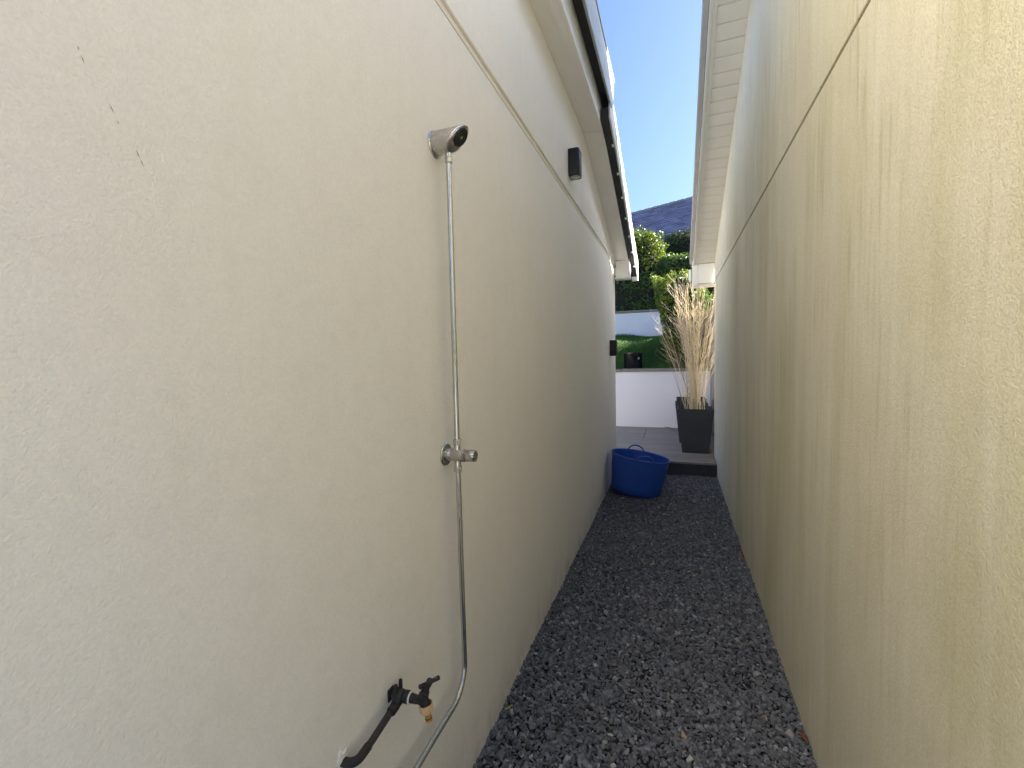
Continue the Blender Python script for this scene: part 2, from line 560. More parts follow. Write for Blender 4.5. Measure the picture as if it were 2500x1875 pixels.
# thin dark scuffs on the render
for (ya, za, yb, zb) in ((0.359, 1.902, 0.3605, 1.897), (0.362, 1.893, 0.365, 1.883), (0.3885, 1.848, 0.394, 1.836), (0.3965, 1.8295, 0.3985, 1.825), (0.4165, 1.8005, 0.4215, 1.789), (0.4215, 1.789, 0.4255, 1.780)):
    d = Vector((0, yb - ya, zb - za))
    nrm = Vector((0, -d.z, d.y)).normalized() * 0.0006
    q = [Vector((XL + .0007, ya, za)), Vector((XL + .0007, (ya + yb) / 2, (za + zb) / 2)), Vector((XL + .0007, yb, zb))]
    mb = MB()
    mb.add([q[0], q[1] + nrm, q[2], q[1] - nrm], [(0, 1, 2, 3)])
    mb.build('scuff_mark', M['scuff'], LH)

# ------------------------------------------------------------------ right house
RH = thing('neighbouring_house', 'algae streaked cream rendered house wall on the right', 'house', (XR, 2, 0))
YR = 6.26
MB().prism([(YF, -0.1), (YR, -0.1), (YR, 2.4185), (YF, 2.4185)], XR, 8.0).build('wall', M['render_right'], RH, bevel=0.012, seg=3)
MB().prism([(YF + .01, 2.40), (YR - .008, 2.40), (YR - .008, 2.44), (YF + .01, 2.44)], XR + .009, 7.99).build('movement_joint', M['scuff'], RH)
MB().prism([(YF, 2.4235), (YR, 2.4235), (YR, soffit_r(YR) + .04), (RIDGE, soffit_r(RIDGE) + .04), (YF, soffit_r(YF) + .04)], XR - .001, 8.0).build('upper_wall', M['render_right'], RH, bevel=0.005)
ang = math.atan(0.43)
pit = 0.112
bw = (pit / math.cos(ang)) 
for side in (1,):
    mbd = MB().prism([(-bw * .5 + .0022, 0), (-bw * .5 + .006, -.004), (bw * .5 - .006, -.004), (bw * .5 - .0022, 0), (bw * .5 - .0022, .008), (-bw * .5 + .0022, .008)], 0.2825, XR - .002)
    me = mbd.mesh('soffit_board', M['soffit_board'])
    n = 0
    y = 6.28 - pit / 2
    while y > RIDGE + .05:
        link('soffit_board', me, RH, Vector((0, y, soffit_r(y))) - base(RH), (-ang, 0, 0))
        y -= pit
MB().prism([(6.28, soffit_r(6.28) + .009), (RIDGE, soffit_r(RIDGE) + .009), (RIDGE, soffit_r(RIDGE) + .022), (6.28, soffit_r(6.28) + .022)], 0.27, XR - .001).build('soffit_backing', M['scuff'], RH)


def rr(y, d):
    return (y, soffit_r(y) + d)


def rake_r(name, x0, x1, d0, d1, mat, ya=RIDGE, yb=6.30, bevel=.002):
    MB().prism([rr(ya, d0), rr(yb, d0), rr(yb, d1), rr(ya, d1)], x0, x1).build(name, M[mat], RH, bevel=bevel)


rake_r('soffit_trim', 0.249, 0.2815, -.012, .006, 'soffit_board', yb=6.27)
rake_r('bargeboard', 0.236, 0.2485, -.020, .10, 'upvc', yb=6.30, bevel=.003)
rake_r('bargeboard_lip', 0.2285, 0.2355, -.024, -.006, 'upvc', yb=6.30)
for (a, b) in ((RIDGE, 4.78), (4.786, 6.34)):
    rake_r('verge_board', 0.190, 0.2275, .035, .165, 'verge_grey', a, b)
# roof closed behind the camera; unseen upper slab added to block the sun
for (x0_, d0_, d1_) in ((0.236, .10, .19), (0.30, .191, .26)):
    MB().prism([(RIDGE, soffit_r(RIDGE) + d0_), (6.40, soffit_r(6.40) + d0_), (6.40, soffit_r(6.40) + d1_), (RIDGE, soffit_r(RIDGE) + d1_), (YF - .2, soffit_r(YF - .2) + d1_), (YF - .2, soffit_r(YF - .2) + d0_)], x0_, 8.2).build('roof', M['slate_dark'], RH)
MB().prism([(RIDGE, soffit_r(RIDGE) - .02), (RIDGE, soffit_r(RIDGE) + .09), (YF - .1, soffit_r(YF - .1) + .09), (YF - .1, soffit_r(YF - .1) - .02)], 0.236, 0.2485).build('bargeboard', M['upvc'], RH)
MB().prism([(RIDGE, soffit_r(RIDGE)), (RIDGE, soffit_r(RIDGE) + .02), (YF, soffit_r(YF) + .02), (YF, soffit_r(YF))], 0.25, XR - .002).build('soffit_panel', M['soffit_board'], RH)
# boxed eaves end
MB().box(0.2785, XR - .0005, 6.285, 6.42, 2.415, soffit_r(6.29)).build('box_end', M['upvc'], RH, bevel=.003)
MB().box(0.222, 0.2775, 6.282, 6.42, 2.395, soffit_r(6.29) + .05).build('box_end_trim', M['upvc'], RH, bevel=.003)
MB().box(0.230, XR + .02, 6.28, 6.43, 2.372, 2.394).build('box_end_base', M['soffit_board'], RH, bevel=.003)
MB().box(0.180, 0.2085, 6.30, 6.40, 2.455, 2.60).build('gutter_end', M['upvc'], RH, bevel=.006)
MB().lathe([(0.05, 0), (0.05, 7.0)], (0.24, 6.50, 2.55), (1, 0, 0), 16).build('gutter', M['upvc'], RH, smooth=True)

# ------------------------------------------------------------------ deck
DK = struct(MB().box(-4.0, 0.60, 5.86, 8.49, -0.05, 0.145).build('deck', M['felt']))
by = 5.80
bwid = 0.1425
random.seed(3)
k = 0
bm_l, bm_r, bm_f = {}, {}, {}
while by < 8.45:
    y0, y1 = by + .004, min(by + bwid - .004, 8.497)
    if by < 5.82:
        xr = XR - .012
    else:
        xr = 0.47 if by < 6.2 else 0.60
    if 7.15 < by < 8.3:
        MB().box(-4.0, -0.473, y0, y1, 0.150, 0.176).build('deck_board', M['deck'], DK, bevel=.003)
        MB().box(-0.468, xr, y0, y1, 0.150, 0.176).build('deck_board', M['deck'], DK, bevel=.003)
    else:
        MB().box(-4.0, xr, y0, y1, 0.150, 0.176).build('deck_board', M['deck'], DK, bevel=.003)
    by += bwid
# grooved riser below the front board
prof = [(5.855, 0.148), (5.855, -0.04)]
z = -0.04
zz = []
n = 15
for i in range(n):
    a = -0.04 + (0.188 / n) * i
    prof += [(5.826, a + .001), (5.826, a + .0085), (5.832, a + .0095), (5.832, a + .0122)]
MB().prism(prof, -0.66, XR - .013).build('deck_riser', M['riser'], DK)

# ------------------------------------------------------------------ terraces behind the deck
LW = thing('low_retaining_wall', 'white rendered retaining wall with grey coping behind the deck', 'retaining wall', (-1, 8.6, 0.17))
MB().box(-7.0, 0.598, 8.50, 8.70, 0.0, 1.20).build('wall', M['render_garden'], LW, bevel=.006)
for (a, b, dz) in ((-7.0, -2.4, 0), (-2.396, -0.925, -.006), (-0.921, 0.598, 0)):
    MB().box(a, b, 8.462, 8.74, 1.202 + dz, 1.256 + dz).build('coping_stone', M['coping'], LW, bevel=.006)
UW = thing('high_retaining_wall', 'upper white rendered wall across the top of the lawn', 'retaining wall', (-1, 12.1, 2.0))
MB().box(-7.0, 0.598, 12.0, 12.22, 1.3, 2.612).build('wall', M['render_garden'], UW, bevel=.006)
for (a, b) in ((-7.0, -2.9), (-2.896, -0.2), (-0.196, 0.598)):
    MB().box(a, b, 11.965, 12.26, 2.614, 2.668).build('coping_stone', M['coping'], UW, bevel=.006)


def lawn_z(x, y):
    tt = (y - 8.74) / 3.26
    return 1.215 + 0.80 * tt + 0.02 * math.sin(x * 2.1 + y) + 0.015 * math.sin(x * 5.3 - y * 2)


lm = MB()
nx, ny = 40, 24
for j in range(ny + 1):
    for i in range(nx + 1):
        x = -7 + 7.6 * i / nx
        y = 8.70 + 3.3 * j / ny
        lm.v.append((x, y, lawn_z(x, y)))
for j in range(ny):
    for i in range(nx):
        a = j * (nx + 1) + i
        lm.f.append((a, a + 1, a + nx + 2, a + nx + 1))
struct(lm.build('lawn', M['lawn'], smooth=True))
struct(MB().box(-60, 60, 12.2, 160, -0.05, 2.60).build('upper_terrace', M['earth']))
struct(MB().box(0.66, 30, 6.3, 12.19, -0.05, 0.9).build('neighbouring_garden', M['earth']))

# grass blades
rng = np.random.default_rng(11)
N = 42000
gx = rng.uniform(-2.6, 0.6, N)
gy = 8.76 + 3.22 * rng.random(N) ** 1.0
tt = (gy - 8.74) / 3.26
gz = 1.21 + 0.80 * tt + 0.02 * np.sin(gx * 2.1 + gy) + 0.015 * np.sin(gx * 5.3 - gy * 2)
hh = rng.uniform(.03, .075, N) * (1 + .5 * np.sin(gx * 3.7 + gy * 1.9) * np.sin(gy * 4.1))
aa = rng.uniform(0, 2 * PI, N)
ww = rng.uniform(.003, .006, N)
lean = rng.normal(0, .03, (N, 2))
v = np.zeros((N, 3, 3))
v[:, 0] = np.stack([gx - ww * np.cos(aa), gy - ww * np.sin(aa), gz], 1)
v[:, 1] = np.stack([gx + ww * np.cos(aa), gy + ww * np.sin(aa), gz], 1)
v[:, 2] = np.stack([gx + lean[:, 0], gy + lean[:, 1], gz + hh], 1)
cb = np.array([0.055, 0.150, 0.030])[None] * rng.uniform(.6, 1.5, (N, 1))
cb[:, 0] *= rng.uniform(.8, 1.6, N)
o = link('grass', np_mesh('grass', v.reshape(-1, 3), np.arange(N * 3).reshape(-1, 3), M['grass'], np.repeat(cb, 3, 0)), kind='stuff')
o['label'] = 'short green grass on the sloping lawn between the two white walls'
o['category'] = 'grass'

# ------------------------------------------------------------------ fence
FN = thing('close_board_fence', 'weathered vertical board timber fence beside the deck', 'fence', (0.63, 6.3, 0.17))
fm = MB().prism([(-0.0, 0), (0.012, 0), (0.007, 0.118), (-0.006, 0.118)], 0, 2.03, 'z').mesh('board', M['fence'], bevel=.0015)
y = 6.34
rnd = random.Random(8)
i = 0
while y < 11.6:
    link('board', fm, FN, Vector((0.618 + rnd.uniform(-.004, .004) - (0.012 if i % 2 else 0), y, 0.178 + rnd.uniform(0, .006))) - base(FN), (0, 0, rnd.uniform(-.03, .03)))
    y += 0.122
    i += 1
for z in (0.5, 1.25, 1.95):
    MB().box(0.636, 0.675, 6.34, 11.6, z, z + .07).build('rail', M['fence'], FN)
for y in (6.4, 8.2, 10.0, 11.5):
    MB().box(0.676, 0.76, y, y + .09, 0.0, 2.15).build('post', M['fence'], FN, bevel=.004)


# ------------------------------------------------------------------ foliage
def lump(d, seed):
    r = np.random.default_rng(seed)
    s = np.zeros(len(d))
    for k in range(9):
        w = r.normal(0, 1, 3) * (2.5 + k)
        s += np.sin(d @ w + r.uniform(0, 6.28)) / (1.5 + .5 * k)
    return s


def super_pts(n, e, rng):
    d = rng.normal(0, 1, (n, 3))
    d /= np.linalg.norm(d, axis=1)[:, None]
    q = np.sign(d) * np.abs(d) ** e
    q /= np.max(np.abs(q), axis=1)[:, None] ** 0.55
    return d, q


def leaf_mesh(name, P, Nn, size, rng, cols, ratio=0.5, up=0.35):
    n = len(P)
    a = Nn + rng.normal(0, .75, (n, 3))
    a[:, 2] += up
    a /= np.linalg.norm(a, axis=1)[:, None]
    t = rng.normal(0, 1, (n, 3))
    t -= a * np.sum(a * t, 1)[:, None]
    t /= np.linalg.norm(t, axis=1)[:, None]
    s = np.cross(a, t)
    L = size * rng.uniform(.6, 1.35, n)[:, None]
    W = L * ratio * rng.uniform(.75, 1.2, n)[:, None] * .5
    v = np.zeros((n, 4, 3))
    v[:, 0] = P - t * L * .5
    v[:, 1] = P - s * W + a * W * .35 + t * L * .05
    v[:, 2] = P + t * L * .5 - a * L * .12
    v[:, 3] = P + s * W + a * W * .35 + t * L * .05
    b = np.arange(n)[:, None] * 4
    tris = np.concatenate([b + np.array([0, 2, 1]), b + np.array([0, 3, 2])], 0)
    return np_mesh(name, v.reshape(-1, 3), tris, M['leaf'], np.repeat(cols, 4, 0))


def hedge(name, label, cat, c, h, n, size, col, seed, e=0.45, amp=.10, group=None, ratio=.5, light=0.25, stems=3, taper=0.0):
    rng = np.random.default_rng(seed)
    c, h = np.array(c, float), np.array(h, float)
    T = thing(name, label, cat, (c[0], c[1], c[2] - h[2]), group)
    off = np.array(WORLD[T.name])
    d, q = super_pts(int(n * 1.7), e, rng)
    keep = (d[:, 1] < 0.55) & (d[:, 2] > -0.9)
    d, q = d[keep][:n], q[keep][:n]
    L = lump(d, seed)
    depth = 1 - np.abs(rng.normal(0, .11, len(d)))
    rr_ = (1 + amp * L * .5) * depth + rng.normal(0, .028, len(d))
    P = c + q * h * rr_[:, None]
    P[:, 0] += taper * (1 - (P[:, 2] - c[2]) / h[2]) * .5 * (1 - (P[:, 0] - c[0]) / h[0]) * .5
    Nn = d / h
    Nn /= np.linalg.norm(Nn, axis=1)[:, None]
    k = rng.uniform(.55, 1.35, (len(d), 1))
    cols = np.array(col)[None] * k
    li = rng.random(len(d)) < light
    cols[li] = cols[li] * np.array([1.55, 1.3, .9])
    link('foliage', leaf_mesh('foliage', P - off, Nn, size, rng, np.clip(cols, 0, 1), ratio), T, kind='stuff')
    # dark solid core added to block light, stands in for inner shade; same lumps
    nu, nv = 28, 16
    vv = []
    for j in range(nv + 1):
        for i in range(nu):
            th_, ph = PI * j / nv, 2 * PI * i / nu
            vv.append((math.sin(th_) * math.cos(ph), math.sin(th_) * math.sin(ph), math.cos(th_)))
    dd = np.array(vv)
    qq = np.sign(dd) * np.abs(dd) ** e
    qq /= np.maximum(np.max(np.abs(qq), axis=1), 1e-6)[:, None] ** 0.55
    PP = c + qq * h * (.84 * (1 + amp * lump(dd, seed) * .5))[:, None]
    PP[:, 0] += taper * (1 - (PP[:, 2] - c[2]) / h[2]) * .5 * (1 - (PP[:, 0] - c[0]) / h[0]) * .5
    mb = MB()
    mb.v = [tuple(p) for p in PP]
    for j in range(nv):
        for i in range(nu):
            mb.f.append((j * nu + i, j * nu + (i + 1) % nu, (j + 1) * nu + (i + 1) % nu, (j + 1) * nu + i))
    mb.build('shade_core', M['core'], T, smooth=True)
    for s_ in range(stems):
        x = c[0] + rng.uniform(-.6, .6) * h[0]
        yb = c[1] - h[1] * rng.uniform(.2, .7)
        z0, z1 = c[2] - h[2] * 1.05, c[2] + h[2] * rng.uniform(.1, .6)
        MB().tube([(x, yb, z0), (x + rng.uniform(-.1, .1), yb - .05, (z0 + z1) / 2), (x + rng.uniform(-.25, .25), yb - .1, z1)], [.03, .022, .01], 6).build('stem', M['bark'], T, smooth=True)
    return T


hedge('clipped_hedge', 'tall clipped hedge with sunlit yellow green top above the upper wall', 'hedge', (-1.75, 13.3, 3.72), (1.50, .85, 1.12), 17000, .080, (.105, .165, .022), 21, e=.5, amp=.14, light=.45)
hedge('ivy_hedge', 'dark ivy covered hedge bank directly above the upper wall coping', 'hedge', (-1.55, 12.62, 3.10), (1.35, .34, .60), 8000, .088, (.075, .140, .038), 22, e=.5, amp=.10, light=.12)
hedge('evergreen_shrub', 'dark blue green evergreen shrub in front of the slate roof', 'shrub', (.68, 15.3, 3.95), (1.12, .85, 1.36), 11000, .10, (.030, .055, .026), 23, e=.6, amp=.12, ratio=.35, light=.15)
hedge('laurel_shrub', 'mid green laurel shrub between the clipped hedge and the dark evergreen', 'shrub', (.16, 12.75, 3.30), (.66, .50, .80), 6500, .11, (.070, .140, .040), 24, e=.7, amp=.16, ratio=.36, light=.25)
hedge('trimmed_hedge', 'bright trimmed hedge on the lawn behind the bare stems', 'hedge', (.05, 9.85, 2.10), (.44, .80, .92), 9500, .060, (.115, .175, .020), 25, e=.62, amp=.20, light=.45, taper=.30)
hedge('boundary_hedge', 'sunlit hedge showing over the top of the timber fence', 'hedge', (1.28, 10.3, 1.88), (.52, 2.4, 1.06), 12000, .07, (.12, .18, .02), 26, e=.5, amp=.08, light=.4, stems=1)

# ------------------------------------------------------------------ house behind
BH = thing('slate_roofed_house', 'distant house with a purple blue slate roof beyond the hedges', 'house', (-1, 26, 2.6))
rdir = Vector((0.868 + 2.293, 24.172 - 25.535, 0)).normalized()
back = Vector((-rdir.y, rdir.x, 0))
if back.y < 0:
    back = -back
ridge0 = Vector((-0.71, 24.85, 9.2))
pitch_b = rad(40)
down = (-back * math.cos(pitch_b) + Vector((0, 0, -math.sin(pitch_b))))
nrm = rdir.cross(down)
if nrm.z < 0:
    nrm = -nrm
rng = np.random.default_rng(5)
vs, fs, cs = [], [], []
gauge, sw = 0.20, 0.34
for r_ in range(30):
    for s_ in range(-24, 24):
        a = s_ * sw + (sw / 2 if r_ % 2 else 0) + rng.uniform(-.006, .006)
        d0 = r_ * gauge - .06
        d1 = r_ * gauge + gauge + rng.uniform(-.008, .008)
        tk = .040 + rng.uniform(0, .035)
        A = ridge0 + rdir * (a + .003) + down * d0
        B = ridge0 + rdir * (a + sw - .003) + down * d0
        Cc = ridge0 + rdir * (a + sw - .003) + down * d1
        D = ridge0 + rdir * (a + .003) + down * d1
        b0 = len(vs)
        vs += [A, B, Cc + nrm * tk, D + nrm * tk, Cc, D]
        fs += [(b0, b0 + 1, b0 + 2), (b0, b0 + 2, b0 + 3), (b0 + 3, b0 + 2, b0 + 4), (b0 + 3, b0 + 4, b0 + 5), (b0, b0 + 3, b0 + 5), (b0 + 1, b0 + 4, b0 + 2)]
        k_ = rng.uniform(.75, 1.25)
        cs += [(0.30 * k_, 0.29 * k_, 0.40 * k_)] * 6
off = WORLD[BH.name]
link('slates', np_mesh('slates', np.array([tuple(p - off) for p in vs]), np.array(fs), M['slate_roof'], np.array(cs)), BH, kind='stuff')
rp = MB()
for a in np.arange(-7.2, 7.2, .45):
    p0 = ridge0 + rdir * float(a)
    p1 = ridge0 + rdir * float(a + .44)
    MB().tube([p0, p1], [.09, .095], 8).build('ridge_tile', M['verge_grey'], BH, smooth=True)
wl_ = MB()
e0 = ridge0 + down * 5.4
c4 = [ridge0 - rdir * 7.2 + down * .05 - nrm * .02, ridge0 + rdir * 7.2 + down * .05 - nrm * .02, e0 + rdir * 7.2 - nrm * .02, e0 - rdir * 7.2 - nrm * .02]
bk = back * 5.4 * math.cos(pitch_b)
c4b = [p.copy() for p in c4]
mbh = MB()
low = [Vector((p.x, p.y, 2.5)) for p in (c4[3], c4[2])]
far_ = [c4[2] + back * 8.2, c4[3] + back * 8.2]
lowf = [Vector((p.x, p.y, 2.5)) for p in far_]
mbh.add(c4, [(0, 1, 2, 3)])
mbh.add([c4[0], c4[1], far_[0], far_[1]], [(0, 1, 2, 3)])
mbh.build('roof_underlay', M['felt'], BH)
ins = [c4[3] + back * .3, c4[2] + back * .3]
mw = MB()
q = [ins[0], ins[1], far_[0] - back * .3, far_[1] - back * .3]
mw.add([Vector((p.x, p.y, 2.4)) for p in q] + [Vector((p.x, p.y, e0.z - .02)) for p in q], [(0, 1, 5, 4), (1, 2, 6, 5), (2, 3, 7, 6), (3, 0, 4, 7)])
mw.build('wall', M['brickwork'], BH)
# roof window at the left edge of the slates
wc = ridge0 - rdir * 1.75 + down * 1.75 + nrm * .05
ex, ey = rdir * .55, down * .40
mb = MB()
for (p, q_, wdt) in ((wc - ex - ey, wc + ex - ey, .06), (wc + ex - ey, wc + ex + ey, .06), (wc + ex + ey, wc - ex + ey, .06), (wc - ex + ey, wc - ex - ey, .06)):
    mb.tube([p, q_], wdt, 4)
mb.build('roof_window_frame', M['slate_dark'], BH)
MB().add([wc - ex - ey, wc + ex - ey, wc + ex + ey, wc - ex + ey], [(0, 1, 2, 3)]).build('roof_window_pane', M['glass'], BH)

# ------------------------------------------------------------------ planters and stems
def planter(name, label, cx, cy):
    T = thing(name, label, 'planter', (cx, cy, 0.177), 'charcoal planters on the deck')
    z0, z1 = 0.178, 0.775
    b, tp, wl2 = 0.165, 0.226, 0.014
    def sq(h, z):
        return [(cx - h, cy - h, z), (cx + h, cy - h, z), (cx + h, cy + h, z), (cx - h, cy + h, z)]
    mb = MB().rings([sq(b, z0), sq(tp, z1), sq(tp - wl2, z1), sq(tp - wl2 - .012, z1 - .10)], True, False)
    mb.build('pot', M['planter'], T, bevel=.004)
    MB().rings([sq(tp - wl2 - .013, z1 - .10), sq(tp - wl2 - .012, z1 - .085)], True, True).build('soil', M['soil'], T)
    return T


planter('tapered_planter', 'nearest tapered charcoal planter at the house corner holding dry stems', 0.262, 6.515)
planter('tapered_planter', 'second tapered charcoal planter half hidden behind the first', 0.235, 7.22)
planter('tapered_planter', 'farthest charcoal planter, nearest the white retaining wall', 0.255, 7.93)


def stems(name, label, cx, cy, n, seed, mat, top, spread, twiggy):
    r = random.Random(seed)
    T = thing(name, label, 'dried shrub', (cx, cy, 0.69))
    mb = MB()
    for i in range(n):
        a = r.uniform(0, 2 * PI)
        rr0 = abs(r.gauss(0, .07))
        bx, byy = cx + rr0 * math.cos(a), cy + rr0 * math.sin(a)
        lx, ly = r.gauss(-.045, spread), r.gauss(0, spread * .6)
        hgt = top * r.uniform(.62, 1.0)
        pts, rs = [], []
        seg = 7
        wob = (r.uniform(-.02, .02), r.uniform(-.02, .02))
        for k in range(seg + 1):
            f = k / seg
            g_ = f ** 1.15
            pts.append((bx + lx * g_ + wob[0] * math.sin(f * 7 + i), byy + ly * g_ + wob[1] * math.cos(f * 6 + i), 0.685 + hgt * f))
            rs.append(.0042 * (1 - .62 * f) * r.uniform(.85, 1.15))
        mb.tube(pts, rs, 4)
        for j in range(r.randint(*twiggy)):
            f = r.uniform(.5, .97)
            k = min(int(f * seg), seg - 1)
            p = Vector(pts[k]).lerp(Vector(pts[k + 1]), f * seg - k)
            ln = r.uniform(.08, .34) * (1.15 - f * .4)
            dv = Vector((lx * 1.4 + r.gauss(0, .28), ly + r.gauss(0, .28), hgt * r.uniform(.25, .6))).normalized()
            m1 = p + dv * ln * .5 + Vector((r.gauss(0, .012), r.gauss(0, .012), .01))
            m2 = p + dv * ln + Vector((0, 0, ln * .2))
            mb.tube([p, m1, m2], [.0026, .002, .0013], 4)
            if r.random() < .5:
                d2 = (dv + Vector((r.gauss(0, .5), r.gauss(0, .5), .2))).normalized()
                mb.tube([m1, m1 + d2 * ln * .5], [.002, .001], 3)
    mb.build('stems', mat, T, kind='stuff')
    return T


stems('dried_shrub', 'tall bare tan shrub stems fanning up from the nearest planter', 0.255, 6.52, 90, 4, M['stem'], 1.88, .21, (3, 6))
stems('bare_shrub', 'thin brown bare twigs in the second planter behind the tall stems', 0.245, 7.22, 22, 9, M['twig'], 1.25, .17, (3, 6))

# ------------------------------------------------------------------ blue tub
def tub():
    cx, cy = -0.408, 4.93
    T = thing('flexible_tub', 'blue flexible rubber tub with two loop handles tilted against the wall', 'tub', (cx, cy, 0))
    T.rotation_euler = (rad(-3), rad(8.0), rad(-6))
    n = 48
    rb, rt, hh_ = 0.245, 0.300, 0.410
    def ring(r, z, bulge=0):
        return [(r * math.cos(2 * PI * k / n) * 1.02, r * math.sin(2 * PI * k / n) * .98, z) for k in range(n)]
    prof = [(rb - .02, .022), (rb, .030), (rb + .012, .05)]
    for i in range(1, 9):
        f = i / 8
        prof.append((rb + .012 + (rt - rb - .012) * f ** .92, .06 + (hh_ - .06) * f))
    prof += [(rt + .008, hh_ + .002), (rt + .009, hh_ + .012), (rt + .001, hh_ + .015), (rt - .008, hh_ + .008)]
    for i in range(7, -1, -1):
        f = i / 8
        prof.append((rb + .004 + (rt - rb - .012) * f ** .92, .06 + (hh_ - .06) * f))
    prof.append((rb - .03, .055))
    me_ = MB()
    me_.rings([ring(r, z) for r, z in prof], True, True)
    b = me_.mesh('body', M['tub'], smooth=True)
    link('body', b, T)
    for a0 in (-PI / 2 + .33, PI / 2 + .33):
        pts = []
        for k in range(15):
            f = -1 + 2 * k / 14
            a = a0 + f * .30
            zz_ = hh_ + .008 + .055 * (1 - abs(f) ** 2.6)
            rr_ = rt + .004 + .006 * (1 - f * f)
            pts.append((rr_ * math.cos(a) * 1.02, rr_ * math.sin(a) * .98, zz_))
        hm = MB().tube(pts, .0085, 8).mesh('handle', M['tub'], smooth=True)
        link('handle', hm, T)


tub()

# ------------------------------------------------------------------ glossy drum on the low wall
T = thing('fire_drum', 'glossy black drum standing on the coping at the lawn edge', 'drum', (-0.75, 8.84, 1.25))
MB().lathe([(.168, 0), (.172, .006), (.172, .286), (.174, .290), (.174, .300), (.166, .302), (.160, .296), (.160, .05)], (-.75, 8.86, 1.252), (0, 0, 1), 40, True, True).build('body', M['gloss_black'], T, smooth=True)
bd = Vector((.115, -.128, 0))
MB().lathe([(.022, 0), (.022, .004), (.017, .006)], Vector((-.75, 8.86, 1.447)) + bd, bd.normalized(), 18).build('badge', M['badge'], T, smooth=True)

# ------------------------------------------------------------------ wall lights
def wall_light(label, y, z, x):
    T = thing('wall_light', label, 'wall light', (x, y, z), 'black wall lights on the left house')
    dep, wd, ht = .078, .108, .180
    def plan(s, zz_):
        pts = [(x + .001, y - wd / 2), (x + .001, y + wd / 2)]
        R_ = .022
        cxs = x + dep - R_
        for k in range(6):
            a = PI / 2 * (1 - k / 5)
            pts.append((cxs + R_ * math.cos(a), y + wd / 2 - R_ + R_ * math.sin(a)))
        for k in range(6):
            a = -PI / 2 * (k / 5)
            pts.append((cxs + R_ * math.cos(a), y - wd / 2 + R_ + R_ * math.sin(a)))
        cx_, cy_ = x + dep * .45, y
        return [((px - cx_) * s + cx_ if px > x + .002 else px, (py - cy_) * s + cy_, zz_) for px, py in pts]
    MB().rings([plan(.90, z - ht / 2), plan(1.0, z - ht / 2 + .010), plan(1.0, z + ht / 2 - .010), plan(.90, z + ht / 2)]).build('housing', M['black_metal'], T, smooth=True)
    for s_ in (-1, 1):
        MB().lathe([(.036, 0), (.033, .002)], (x + dep * .5, y, z + s_ * (ht / 2 + .0005)), (0, 0, s_), 24).build('lens', M['lens'], T, smooth=True)
    return T


wall_light('black up and down wall light high under the sloping soffit', 3.135, 2.838, XL + .015)
wall_light('black wall light low on the far corner of the left wall', 5.24, 1.592, XL)

# ------------------------------------------------------------------ outdoor shower
SH = thing('outdoor_shower', 'chrome outdoor shower with fixed head, riser pipe and push valve', 'shower', (XL, 1.26, 0.4))
ay, az = 1.256, 2.170
hd = MB()
n = 36
R0 = .0350
rings_ = []
def hring(xf, r):
    return [(xf(math.sin(a), math.cos(a)), ay + r * math.cos(a), az + r * math.sin(a)) for a in [2 * PI * k / n for k in range(n)]]
xw = XL + .004
rings_.append(hring(lambda s, c: xw, R0 + .001))
rings_.append(hring(lambda s, c: xw + .03, R0))
def cut(s):       # oblique front: the crown reaches further out than the chin
    return -.6135 + .029 * s
rings_.append(hring(lambda s, c: cut(s) - .012, R0))
rings_.append(hring(lambda s, c: cut(s) - .004, R0 - .0012))
rings_.append(hring(lambda s, c: cut(s) * 1 + .000, R0 - .0042))
rings_.append(hring(lambda s, c: cut(s * .8) + .0005, R0 - .0085))
hd.rings(rings_, True, True)
HD = hd.build('shower_head', M['steel_dull'], SH, smooth=True)
nx_ = Vector((.77, 0, -.64)).normalized()
cN = Vector((-.6105, ay, az)) + Vector((.64, 0, .77)) * .004
MB().lathe([(.0275, -.002), (.0275, .0025), (.0255, .0035), (.0245, .001)], cN, nx_, 30).build('nozzle_face', M['nozzle'], HD, smooth=True)
MB().lathe([(.0045, .001), (.0045, .0035), (.002, .0038)], cN, nx_, 16).build('nozzle', M['steel_dull'], HD, smooth=True)
MB().lathe([(.0405, 0), (.0405, .003), (.0385, .0055), (.036, .006)], (XL, ay, az - .003), (1, 0, 0), 40).build('wall_flange', M['chrome'], SH, smooth=True)
px, py = -.6545, 1.262


def hexnut(z0, z1, r, nm='compression_nut'):
    mb = MB().lathe([(r * .86, z0 - .0), (r, z0 + .002), (r, z1 - .002), (r * .86, z1)], (px, py, 0), (0, 0, 1), 6)
    return mb.build(nm, M['chrome'], SH, bevel=.0006)


MB().tube([(px, py, 1.235), (px, py, 1.6), (px, py, 2.128)], .0085, 20).build('riser_pipe', M['chrome'], SH, smooth=True)
hexnut(2.106, 2.124, .0125)
MB().lathe([(.010, 0), (.010, .03)], (px, py, 2.118), (0, 0, 1), 20).build('pipe_collar', M['chrome'], SH, smooth=True)
# push valve
vy, vz = 1.263, 1.194
MB().lathe([(.0365, 0), (.0365, .003), (.034, .006), (.022, .008)], (XL, vy, vz), (1, 0, 0), 40).build('valve_flange', M['chrome'], SH, smooth=True)
VB = MB().lathe([(.0195, .004), (.0195, .022), (.0185, .0235), (.0205, .025), (.0205, .062), (.0185, .064), (.0205, .066), (.0205, .071), (.0165, .074)], (XL, vy, vz), (1, 0, 0), 36).build('valve_body', M['steel_dull'], SH, smooth=True)
MB().lathe([(.0135, .0), (.0135, .006), (.0175, .008), (.0190, .010), (.0190, .035), (.0175, .0375)], (XL + .070, vy, vz), (1, 0, 0), 36).build('push_button', M['steel_dull'], VB, smooth=True)
MB().lathe([(.0105, -.052), (.0105, .052)], (px, py, vz), (0, 0, 1), 20).build('valve_inlet', M['chrome'], SH, smooth=True)
hexnut(1.228, 1.246, .0135)
